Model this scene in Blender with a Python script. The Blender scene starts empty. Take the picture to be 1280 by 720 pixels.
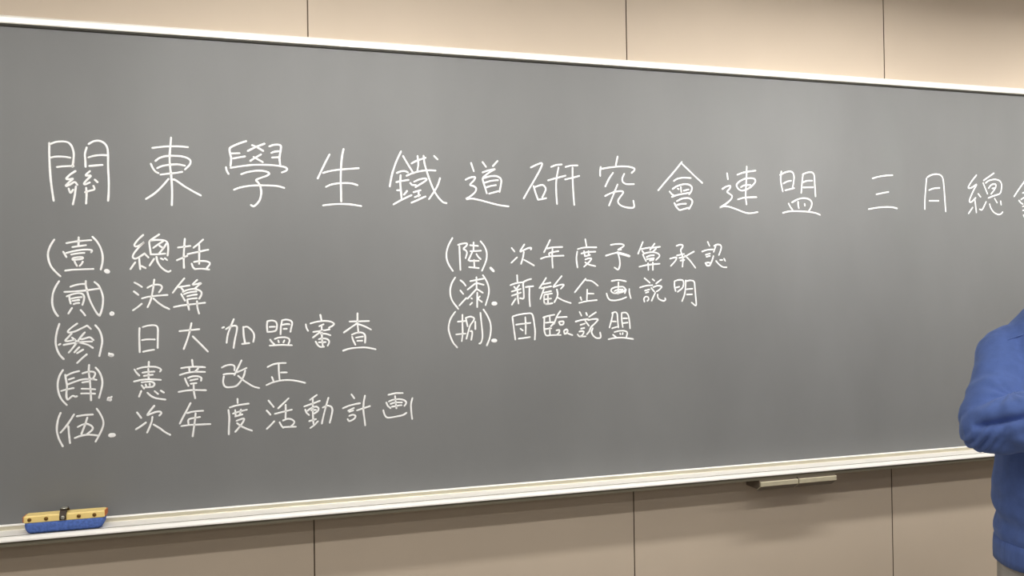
import bpy, bmesh, math, random
from mathutils import Vector, Matrix, noise

random.seed(7)
scene = bpy.context.scene
col = scene.collection

# ------------------------------------------------------------------ camera
cam_data = bpy.data.cameras.new('camera')
cam_data.sensor_width = 36.0
cam_data.lens = 36.0 * 1040.0 / 1280.0
cam_data.clip_start = 0.05
cam = bpy.data.objects.new('camera', cam_data)
col.objects.link(cam)
CAM = Vector((-0.11746, -2.25581, 1.40359))
YAW, PITCH, ROLL = -0.28874, 0.00751, -0.01435
_f = Vector((-math.sin(YAW) * math.cos(PITCH), math.cos(YAW) * math.cos(PITCH), math.sin(PITCH)))
_r = Vector((math.cos(YAW), math.sin(YAW), 0))
_u = _r.cross(_f)
_r2 = math.cos(ROLL) * _r + math.sin(ROLL) * _u
_u2 = -math.sin(ROLL) * _r + math.cos(ROLL) * _u
cam.matrix_world = Matrix(((_r2.x, _u2.x, -_f.x, CAM.x), (_r2.y, _u2.y, -_f.y, CAM.y),
                           (_r2.z, _u2.z, -_f.z, CAM.z), (0, 0, 0, 1)))
scene.camera = cam

# ------------------------------------------------------------------ light and exposure
world = bpy.data.worlds.new('world')
scene.world = world
world.use_nodes = True
world.node_tree.nodes['Background'].inputs['Color'].default_value = (0.9, 0.95, 1.0, 1)
world.node_tree.nodes['Background'].inputs['Strength'].default_value = 0.02
scene.view_settings.view_transform = 'Standard'
scene.view_settings.look = 'None'
scene.view_settings.exposure = 0.07
scene.view_settings.gamma = 1.0
scene.view_settings.use_curve_mapping = False
scene.cycles.use_denoising = True
scene.cycles.max_bounces = 8

# rows of fittings parallel to the board: distance from the board wall, height, watts, spread, tilt towards the board, (x, share of the watts) of each fitting
LAMP_ROWS = ((-0.92, 2.56, 5.5, 75, 45, ((-1.21, 0.34), (0.14, 0.74), (1.49, 0.96), (2.84, 1.06), (4.19, 1.15))),
             (-1.95, 2.72, 10.5, 170, 0, ((-1.9, 0.6), (-0.5, 1.0), (0.9, 1.0), (2.3, 1.0), (3.7, 1.0))),
             (-3.20, 2.72, 5.2, 170, 0, ((-2.4, 1.0), (-1.0, 1.0), (0.4, 1.0), (1.8, 1.0))),  # unseen row, added to light the person's front
             (-5.40, 2.72, 7.0, 170, 0, ((-2.4, 1.0), (-1.0, 1.0), (0.4, 1.0), (1.8, 1.0))))  # unseen far row, added as front light on the person
LAMP_COLOR = (1.0, 0.965, 0.91)
CEILING_Z = 2.72

# ------------------------------------------------------------------ materials
def material(name, color, rough=0.6, metallic=0.0, spec=0.5, vary=0.0, scale=8.0, bump=0.0, bump_scale=60.0, stretch=(1, 1, 1)):
    m = bpy.data.materials.new(name)
    m.use_nodes = True
    nt = m.node_tree
    b = nt.nodes['Principled BSDF']
    b.inputs['Roughness'].default_value = rough
    b.inputs['Metallic'].default_value = metallic
    b.inputs['Specular IOR Level'].default_value = spec
    b.inputs['Base Color'].default_value = (*color, 1)
    if vary > 0 or bump > 0:
        tc = nt.nodes.new('ShaderNodeTexCoord')
        mp = nt.nodes.new('ShaderNodeMapping')
        mp.inputs['Scale'].default_value = stretch
        nt.links.new(tc.outputs['Object'], mp.inputs['Vector'])
    if vary > 0:
        n = nt.nodes.new('ShaderNodeTexNoise')
        n.inputs['Scale'].default_value = scale
        n.inputs['Detail'].default_value = 5
        r = nt.nodes.new('ShaderNodeMapRange')
        r.inputs['From Min'].default_value = 0.3
        r.inputs['From Max'].default_value = 0.7
        r.inputs['To Min'].default_value = 1 - vary
        r.inputs['To Max'].default_value = 1 + vary
        mx = nt.nodes.new('ShaderNodeVectorMath')
        mx.operation = 'SCALE'
        mx.inputs[0].default_value = color
        nt.links.new(mp.outputs['Vector'], n.inputs['Vector'])
        nt.links.new(n.outputs['Fac'], r.inputs['Value'])
        nt.links.new(r.outputs['Result'], mx.inputs['Scale'])
        nt.links.new(mx.outputs['Vector'], b.inputs['Base Color'])
    if bump > 0:
        n2 = nt.nodes.new('ShaderNodeTexNoise')
        n2.inputs['Scale'].default_value = bump_scale
        n2.inputs['Detail'].default_value = 4
        bp = nt.nodes.new('ShaderNodeBump')
        bp.inputs['Strength'].default_value = bump
        bp.inputs['Distance'].default_value = 0.002
        nt.links.new(mp.outputs['Vector'], n2.inputs['Vector'])
        nt.links.new(n2.outputs['Fac'], bp.inputs['Height'])
        nt.links.new(bp.outputs['Normal'], b.inputs['Normal'])
    return m

M = {
    'wall': material('beige_wall_panel', (0.60, 0.508, 0.408), 0.75, vary=0.03, scale=3, bump=0.05, bump_scale=220),
    'groove': material('panel_joint', (0.20, 0.15, 0.11), 0.9, spec=0.1, vary=0.1),
    'plaster': material('off_white_plaster', (0.50, 0.47, 0.43), 0.85, vary=0.03, bump=0.1, bump_scale=90),
    'ceiling': material('ceiling_board', (0.72, 0.70, 0.66), 0.9, vary=0.04, scale=30),
    'floor': material('vinyl_floor', (0.30, 0.275, 0.245), 0.4, vary=0.12, scale=6),
    'baseboard': material('brown_baseboard', (0.10, 0.075, 0.055), 0.5, vary=0.08),
    'board': material('slate_board', (0.200, 0.205, 0.209), 0.58, spec=0.4, vary=0.10, scale=2.2, bump=0.03, bump_scale=500, stretch=(1.0, 1.0, 0.45)),
    'aluminium': material('white_aluminium', (0.90, 0.88, 0.82), 0.34, metallic=0.10, vary=0.03, scale=20),
    'lip': material('lit_aluminium', (0.95, 0.935, 0.90), 0.28, metallic=0.0, vary=0.02, scale=20),  # lit copy of the aluminium: lamp brightness on upward faces is in the colour
    'rail': material('shaded_aluminium', (0.66, 0.62, 0.49), 0.36, metallic=0.45, vary=0.03, scale=20),  # shaded copy of the aluminium: upright face painted darker than the ledge
    'tray_shade': material('shaded_tray_metal', (0.20, 0.18, 0.13), 0.6, vary=0.05),  # shade in the tray groove and below the lip, painted into the colour
    'gasket': material('dark_gasket', (0.03, 0.028, 0.02), 0.7, vary=0.1),
    'drawer': material('pale_metal', (0.62, 0.57, 0.42), 0.45, metallic=0.2, vary=0.04, scale=40),
    'drawer_shade': material('shaded_drawer_metal', (0.16, 0.13, 0.10), 0.6, vary=0.05),  # shade on the drawer sides and undercut, put into the colour
    'chalk': material('white_chalk', (0.96, 0.97, 0.98), 0.95, spec=0.1, vary=0.10, scale=900),
    'felt': material('blue_felt', (0.10, 0.18, 0.52), 0.95, spec=0.15, vary=0.25, scale=160, bump=0.5, bump_scale=500),
    'orange': material('orange_plastic', (1.0, 0.77, 0.30), 0.35, vary=0.05, scale=30),
    'orange_edge': material('red_orange_plastic', (0.62, 0.17, 0.04), 0.4, vary=0.05, scale=30),
    'brass': material('brown_rivet_metal', (0.22, 0.12, 0.03), 0.35, metallic=0.7, vary=0.05),
    'strap': material('dark_strap', (0.05, 0.032, 0.022), 0.6, vary=0.1, scale=60),
    'steel': material('grey_rivet_metal', (0.45, 0.45, 0.40), 0.35, metallic=0.7, vary=0.05),
    'sweatshirt': material('blue_sweatshirt_cotton', (0.108, 0.178, 0.47), 0.95, spec=0.12, vary=0.10, scale=40, bump=0.35, bump_scale=420),
    'ribbing': material('blue_rib_knit', (0.112, 0.183, 0.48), 0.95, spec=0.12, vary=0.12, scale=90, bump=0.6, bump_scale=300, stretch=(1, 1, 0.1)),
    'trousers': material('grey_trousers', (0.46, 0.445, 0.42), 0.9, spec=0.15, vary=0.08, scale=60, bump=0.3, bump_scale=500),
    'skin': material('skin', (0.58, 0.36, 0.26), 0.55, vary=0.05, scale=25),
    'lips': material('lips', (0.45, 0.20, 0.17), 0.5, vary=0.05),
    'eye_white': material('eye_white', (0.80, 0.78, 0.75), 0.2, vary=0.02),
    'iris': material('dark_iris', (0.02, 0.013, 0.01), 0.15, vary=0.05),
    'hair': material('black_hair', (0.014, 0.012, 0.011), 0.5, vary=0.3, scale=90, bump=0.6, bump_scale=200, stretch=(1, 1, 0.15)),
    'shoe': material('dark_shoe', (0.03, 0.03, 0.033), 0.5, vary=0.1),
    'sole': material('white_sole', (0.6, 0.58, 0.54), 0.7, vary=0.05),
    'housing': material('white_lamp_housing', (0.75, 0.74, 0.71), 0.5, vary=0.02),
}
for _n in ('sweatshirt', 'ribbing'):
    _b = M[_n].node_tree.nodes['Principled BSDF']
    _b.inputs['Sheen Weight'].default_value = 0.35
    _b.inputs['Sheen Roughness'].default_value = 0.45
    _b.inputs['Sheen Tint'].default_value = (0.55, 0.70, 1.0, 1)
_lamp = bpy.data.materials.new('lit_diffuser')
_lamp.use_nodes = True
_lb = _lamp.node_tree.nodes['Principled BSDF']
_lb.inputs['Base Color'].default_value = (0.8, 0.8, 0.78, 1)
_lb.inputs['Emission Color'].default_value = (*LAMP_COLOR, 1)
_lb.inputs['Emission Strength'].default_value = 4.0
M['lamp'] = _lamp

# ------------------------------------------------------------------ helpers
def link(name, mesh, mats, parent=None, smooth=False):
    o = bpy.data.objects.new(name, mesh)
    col.objects.link(o)
    for m in (mats if isinstance(mats, (list, tuple)) else [mats]):
        mesh.materials.append(m)
    if parent is not None:
        o.parent = parent
    if smooth:
        for p in mesh.polygons:
            p.use_smooth = True
    return o

def finish(name, bm, mats, parent=None, smooth=False, bevel=0.0, segments=2):
    bmesh.ops.recalc_face_normals(bm, faces=bm.faces)
    me = bpy.data.meshes.new(name)
    bm.to_mesh(me)
    bm.free()
    o = link(name, me, mats, parent, smooth)
    if bevel > 0:
        b = o.modifiers.new('bevel', 'BEVEL')
        b.width = bevel
        b.segments = segments
        b.limit_method = 'ANGLE'
        b.angle_limit = math.radians(40)
    return o

def empty(name, loc, label, category, group=None):
    o = bpy.data.objects.new(name, None)
    o.empty_display_size = 0.1
    o.location = loc
    col.objects.link(o)
    tag(o, label, category, group)
    return o

def tag(o, label=None, category=None, group=None, kind=None):
    if label: o['label'] = label
    if category: o['category'] = category
    if group: o['group'] = group
    if kind: o['kind'] = kind
    return o

def box(bm, lo, hi, mat=0):
    v = [bm.verts.new((x, y, z)) for z in (lo[2], hi[2]) for y in (lo[1], hi[1]) for x in (lo[0], hi[0])]
    for f in ((0, 1, 3, 2), (4, 6, 7, 5), (0, 4, 5, 1), (2, 3, 7, 6), (0, 2, 6, 4), (1, 5, 7, 3)):
        bm.faces.new([v[i] for i in f]).material_index = mat

def extrude_x(bm, profile, x0, x1, mat=0, mats=None):
    """closed (y, z) profile extruded along x; mats gives a material index per profile side"""
    a = [bm.verts.new((x0, y, z)) for y, z in profile]
    b = [bm.verts.new((x1, y, z)) for y, z in profile]
    n = len(profile)
    for i in range(n):
        f = bm.faces.new((a[i], a[(i + 1) % n], b[(i + 1) % n], b[i]))
        f.material_index = mats[i] if mats else mat
    bm.faces.new(a).material_index = mat
    bm.faces.new(list(reversed(b))).material_index = mat

def tube(bm, pts, radii, n=18, flat=None, up=None):
    """closed tube through pts with a radius (or (a, b) pair) at each point and round ends"""
    P = [Vector(p) for p in pts]
    R = [(r, r) if not isinstance(r, tuple) else r for r in radii]
    t0 = (P[1] - P[0]).normalized()
    ref = Vector(up) if up else (Vector((0, 0, 1)) if abs(t0.z) < 0.9 else Vector((0, -1, 0)))
    rings = []
    side = None
    for i, p in enumerate(P):
        t = (P[min(i + 1, len(P) - 1)] - P[max(i - 1, 0)]).normalized()
        if side is None:
            side = t.cross(ref).normalized()
        side = (side - t * side.dot(t)).normalized()
        oth = side.cross(t).normalized()
        a, b = R[i]
        def ring(c, k):
            return [bm.verts.new(c + side * (a * k * math.cos(2 * math.pi * j / n)) + oth * (b * k * math.sin(2 * math.pi * j / n))) for j in range(n)]
        m = min(a, b)
        if i == 0:
            for ang in (75, 50, 25):
                rings.append(ring(p - t * m * math.sin(math.radians(ang)), math.cos(math.radians(ang))))
        rings.append(ring(p, 1))
        if i == len(P) - 1:
            for ang in (25, 50, 75):
                rings.append(ring(p + t * m * math.sin(math.radians(ang)), math.cos(math.radians(ang))))
    for A, B in zip(rings, rings[1:]):
        for j in range(n):
            bm.faces.new((A[j], A[(j + 1) % n], B[(j + 1) % n], B[j]))
    bm.faces.new(list(reversed(rings[0])))
    bm.faces.new(rings[-1])

def smooth_path(pts, radii, k=4):
    """Catmull-Rom through the joints, radii interpolated the same way"""
    P = [Vector(p) for p in pts]
    out, rad = [], []
    n = len(P)
    def cr(a, b, c, d, t):
        return 0.5 * ((2 * b) + (c - a) * t + (2 * a - 5 * b + 4 * c - d) * t * t + (3 * b - a - 3 * c + d) * t ** 3)
    for i in range(n - 1):
        a, b, c, d = P[max(i - 1, 0)], P[i], P[i + 1], P[min(i + 2, n - 1)]
        for s in range(k):
            t = s / k
            out.append(cr(a, b, c, d, t))
            r0, r1 = radii[i], radii[i + 1]
            if isinstance(r0, tuple):
                rad.append((r0[0] + (r1[0] - r0[0]) * t, r0[1] + (r1[1] - r0[1]) * t))
            else:
                rad.append(r0 + (r1 - r0) * t)
    out.append(P[-1]); rad.append(radii[-1])
    return out, rad

def limb(bm, pts, radii, k=4, n=18):
    p, r = smooth_path(pts, radii, k)
    tube(bm, p, r, n)

def trunk(bm, rings, n=36, power=2.4):
    """horizontal superellipse rings (cx, cy, z, half width, half depth)"""
    R = []
    for cx, cy, z, a, b in rings:
        vs = []
        for j in range(n):
            t = 2 * math.pi * j / n
            c, s = math.cos(t), math.sin(t)
            k = (abs(c) ** power + abs(s) ** power) ** (-1 / power)
            vs.append(bm.verts.new((cx + a * k * c, cy + b * k * s, z)))
        R.append(vs)
    for A, B in zip(R, R[1:]):
        for j in range(n):
            bm.faces.new((A[j], A[(j + 1) % n], B[(j + 1) % n], B[j]))
    bm.faces.new(list(reversed(R[0])))
    bm.faces.new(R[-1])

def ball(bm, c, r):
    m = Matrix.Translation(c) @ Matrix.Diagonal((*(r if isinstance(r, tuple) else (r, r, r)), 1))
    bmesh.ops.create_uvsphere(bm, u_segments=24, v_segments=16, radius=1, matrix=m)

def remeshed(bm, voxel, smooth=4, fn=None):
    """join everything in bm into one continuous skin"""
    bmesh.ops.recalc_face_normals(bm, faces=bm.faces)
    me = bpy.data.meshes.new('tmp')
    bm.to_mesh(me); bm.free()
    o = bpy.data.objects.new('tmp', me)
    col.objects.link(o)
    r = o.modifiers.new('r', 'REMESH'); r.mode = 'VOXEL'; r.voxel_size = voxel
    if smooth:
        s = o.modifiers.new('s', 'SMOOTH'); s.factor = 0.5; s.iterations = smooth
    dg = bpy.context.evaluated_depsgraph_get()
    out = bpy.data.meshes.new_from_object(o.evaluated_get(dg))
    bpy.data.objects.remove(o)
    bpy.data.meshes.remove(me)
    if fn:
        nor = [v.normal.copy() for v in out.vertices]
        for v, nn in zip(out.vertices, nor):
            v.co = fn(v.co.copy(), nn)
        out.update()
    return out

# ------------------------------------------------------------------ the room
X0, X1, Y1 = -3.9, 5.1, -8.2
PANEL = 0.92251
def panelled_wall(name, xa, xb):
    """front wall of upright panels; the joints are real grooves 3.5 mm wide"""
    bm = bmesh.new()
    prof = [(xa, 0.0, 0)]
    k = math.ceil(xa / PANEL)
    while k * PANEL < xb:
        x = k * PANEL
        prof += [(x - 0.00175, 0.012, 0), (x - 0.00165, 0.017, 1), (x + 0.00165, 0.017, 1), (x + 0.00175, 0.012, 1), ]
        k += 1
    prof.append((xb, 0.012, 0))
    prof[0] = (xa, 0.012, 0)
    lo = [bm.verts.new((x, y, 0)) for x, y, _ in prof]
    hi = [bm.verts.new((x, y, CEILING_Z)) for x, y, _ in prof]
    for i in range(len(prof) - 1):
        f = bm.faces.new((lo[i], lo[i + 1], hi[i + 1], hi[i]))
        f.material_index = prof[i + 1][2]
    # thickness behind
    b = [bm.verts.new(p) for p in ((xa, 0.12, 0), (xb, 0.12, 0), (xb, 0.12, CEILING_Z), (xa, 0.12, CEILING_Z))]
    bm.faces.new((b[1], b[0], b[3], b[2]))
    bm.faces.new((lo[0], hi[0], b[3], b[0]))
    bm.faces.new((lo[-1], b[1], b[2], hi[-1]))
    bm.faces.new(hi + [b[2], b[3]])
    bm.faces.new(list(reversed(lo)) + [b[0], b[1]])
    me = bpy.data.meshes.new(name); bm.to_mesh(me); bm.free()
    return tag(link(name, me, [M['wall'], M['groove']]), kind='structure')

panelled_wall('wall_front', X0, X1)
def slab(name, lo, hi, m):
    bm = bmesh.new(); box(bm, lo, hi)
    return tag(finish(name, bm, m), kind='structure')
slab('floor', (X0, Y1, -0.1), (X1, 0.12, 0), M['floor'])
slab('ceiling', (X0, Y1, CEILING_Z), (X1, 0.12, CEILING_Z + 0.1), M['ceiling'])
slab('wall_left', (X0 - 0.1, Y1, 0), (X0, 0.12, CEILING_Z), M['plaster'])
slab('wall_right', (X1, Y1, 0), (X1 + 0.1, 0.12, CEILING_Z), M['plaster'])
slab('wall_back', (X0, Y1 - 0.1, 0), (X1, Y1, CEILING_Z), M['plaster'])
slab('baseboard_front', (X0, 0.0, 0), (X1, 0.012, 0.07), M['baseboard'])
slab('baseboard_left', (X0, Y1, 0), (X0 + 0.012, 0, 0.07), M['baseboard'])
slab('baseboard_right', (X1 - 0.012, Y1, 0), (X1, 0, 0.07), M['baseboard'])

# ------------------------------------------------------------------ ceiling lights
def ceiling_light(x, y, z, watts, spread, tilt, label):
    """fluorescent fitting; a tilted one hangs from two short stems and faces the board"""
    root = empty('ceiling_light', (x, y, z), label, 'ceiling light')
    t = math.radians(tilt)
    def turn(p):   # (y, z) turned so that the open side looks towards the board
        return (p[0] * math.cos(t) - p[1] * math.sin(t), p[0] * math.sin(t) + p[1] * math.cos(t))
    bm = bmesh.new()
    extrude_x(bm, [turn(p) for p in ((-0.075, 0), (0.075, 0), (0.06, -0.035), (-0.06, -0.035))], -0.625, 0.625)
    finish('housing', bm, M['housing'], root, bevel=0.004)
    bm = bmesh.new()
    prof = [turn((0.055 * math.cos(math.pi * k / 8), -0.035 - 0.02 * math.sin(math.pi * k / 8))) for k in range(9)]
    extrude_x(bm, prof, -0.6, 0.6)
    finish('diffuser', bm, M['lamp'], root)
    if CEILING_Z - z > 0.01:
        for sx in (-0.45, 0.45):
            bm = bmesh.new()
            tube(bm, [(sx, 0, 0.004), (sx, 0, CEILING_Z - z - 0.005)], [0.008, 0.008], 10)
            finish('stem', bm, M['housing'], root)
    ld = bpy.data.lights.new('lamp_light', 'AREA')
    ld.shape = 'RECTANGLE'; ld.size = 1.2; ld.size_y = 0.10
    ld.energy = watts; ld.color = LAMP_COLOR; ld.spread = math.radians(spread)
    lo = bpy.data.objects.new('lamp_light', ld)
    col.objects.link(lo)
    lo.parent = root
    lo.location = (0, *turn((0, -0.062)))
    lo.rotation_euler = (t, 0, 0)
ROWNAMES = ('hanging nearest the chalkboard and tilted towards it', 'in the second row from the chalkboard', 'in the added third row from the chalkboard', 'in the added row farthest from the chalkboard')
PLACES = {5: ('at its left end', 'second from its left end', 'in its middle', 'second from its right end', 'at its right end'),
          4: ('at its left end', 'second from its left end', 'second from its right end', 'at its right end')}
for (ly, lz, watts, spread, tilt, xs), rn in zip(LAMP_ROWS, ROWNAMES):
    for i, (lx, share) in enumerate(xs):
        ceiling_light(lx, ly, lz, watts * share, spread, tilt, 'long fluorescent light ' + rn + ', ' + PLACES[len(xs)][i])

# ------------------------------------------------------------------ the chalkboard
BX0, BX1, BZ0, BZ1 = -1.05, 2.55, 0.870, 2.070
board = empty('chalkboard', (0.75, 0, BZ0), 'long dark grey chalkboard with white chalk writing in an aluminium frame', 'chalkboard')
def on_board(name, bm, m, **k):
    o = finish(name, bm, m, None, **k)
    o.parent = board
    o.matrix_parent_inverse = Matrix.Translation(-board.location)
    return o
bm = bmesh.new(); box(bm, (BX0 - .005, 0.0, BZ0 - 0.02), (BX1 + .005, 0.0118, BZ1 + 0.012))
on_board('board_surface', bm, M['board'])
bm = bmesh.new()
extrude_x(bm, [(0.0119, BZ1 + 0.0212), (0.0119, BZ1 + 0.002), (-0.001, BZ1 + 0.002), (-0.004, BZ1 + 0.001), (-0.0055, BZ1 + 0.003), (-0.0045, BZ1 + 0.0165), (-0.0015, BZ1 + 0.0212)], BX0 - 0.021, BX1 + 0.021)
o = on_board('top_frame', bm, M['aluminium'])
bm = bmesh.new(); box(bm, (BX0, -0.0035, BZ1 - 0.0045), (BX1, 0.0, BZ1 + 0.0025))
on_board('edge_gasket', bm, M['gasket'])['label'] = 'thin dark rubber strip along the top edge'
for xa, xb in ((BX0 - 0.021, BX0), (BX1, BX1 + 0.021)):
    bm = bmesh.new(); box(bm, (xa, -0.005, BZ0 - 0.01), (xb, 0.0119, BZ1 + 0.002))
    on_board('side_frame', bm, M['aluminium'], bevel=0.002)
bm = bmesh.new()
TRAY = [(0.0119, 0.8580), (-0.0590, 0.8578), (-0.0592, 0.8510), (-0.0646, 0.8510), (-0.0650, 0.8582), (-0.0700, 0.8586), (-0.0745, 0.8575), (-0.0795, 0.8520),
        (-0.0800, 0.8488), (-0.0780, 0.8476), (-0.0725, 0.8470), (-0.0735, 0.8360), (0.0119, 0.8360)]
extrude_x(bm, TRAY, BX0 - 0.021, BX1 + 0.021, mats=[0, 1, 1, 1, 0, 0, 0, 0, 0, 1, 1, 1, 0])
on_board('chalk_tray', bm, [M['lip'], M['tray_shade']])['label'] = 'aluminium chalk tray with a raised front lip'
bm = bmesh.new()
extrude_x(bm, [(0.0119, 0.8712), (-0.0012, 0.8708), (-0.0042, 0.8696), (-0.0050, 0.8684), (-0.0054, 0.8676), (-0.0056, 0.8588), (-0.0064, 0.8579), (0.0119, 0.8579)], BX0 - 0.021, BX1 + 0.021,
          mats=[1, 1, 1, 1, 0, 0, 0, 0])  # ledge takes the lit tone, upright face the shaded tone of one metal
on_board('bottom_frame', bm, [M['rail'], M['lip']])
for xa, xb in ((1.294, 1.4235), (1.4275, 1.560)):
    d = bpy.data.objects.new('chalk_drawer', None); col.objects.link(d)
    d.parent = board
    d.location = ((xa + xb) / 2 - board.location.x, -0.04, 0.82 - board.location.z)
    hw = (xb - xa) / 2
    bm = bmesh.new()
    extrude_x(bm, [(0.038, 0.0158), (-0.034, 0.0158), (-0.0355, -0.003), (-0.020, -0.013), (0.038, -0.013)], -hw, hw)
    finish('drawer_box', bm, M['drawer_shade'], d, bevel=0.001)
    bm = bmesh.new()
    extrude_x(bm, [(-0.036, 0.0120), (-0.0405, 0.0120), (-0.0420, 0.0105), (-0.0420, -0.0010), (-0.0410, -0.0022), (-0.018, -0.018), (-0.018, -0.0165), (-0.036, -0.002)], -hw, hw,
              mats=[0, 0, 0, 0, 0, 0, 0, 0])
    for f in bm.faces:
        if -0.041 < f.calc_center_median().y < -0.025 and f.calc_center_median().z < -0.006: f.material_index = 1  # slanted undercut painted in the shade tone
    finish('grip_lip', bm, [M['drawer'], M['drawer_shade']], d)
    d['label'] = 'small metal drawer under the chalk tray'

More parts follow.
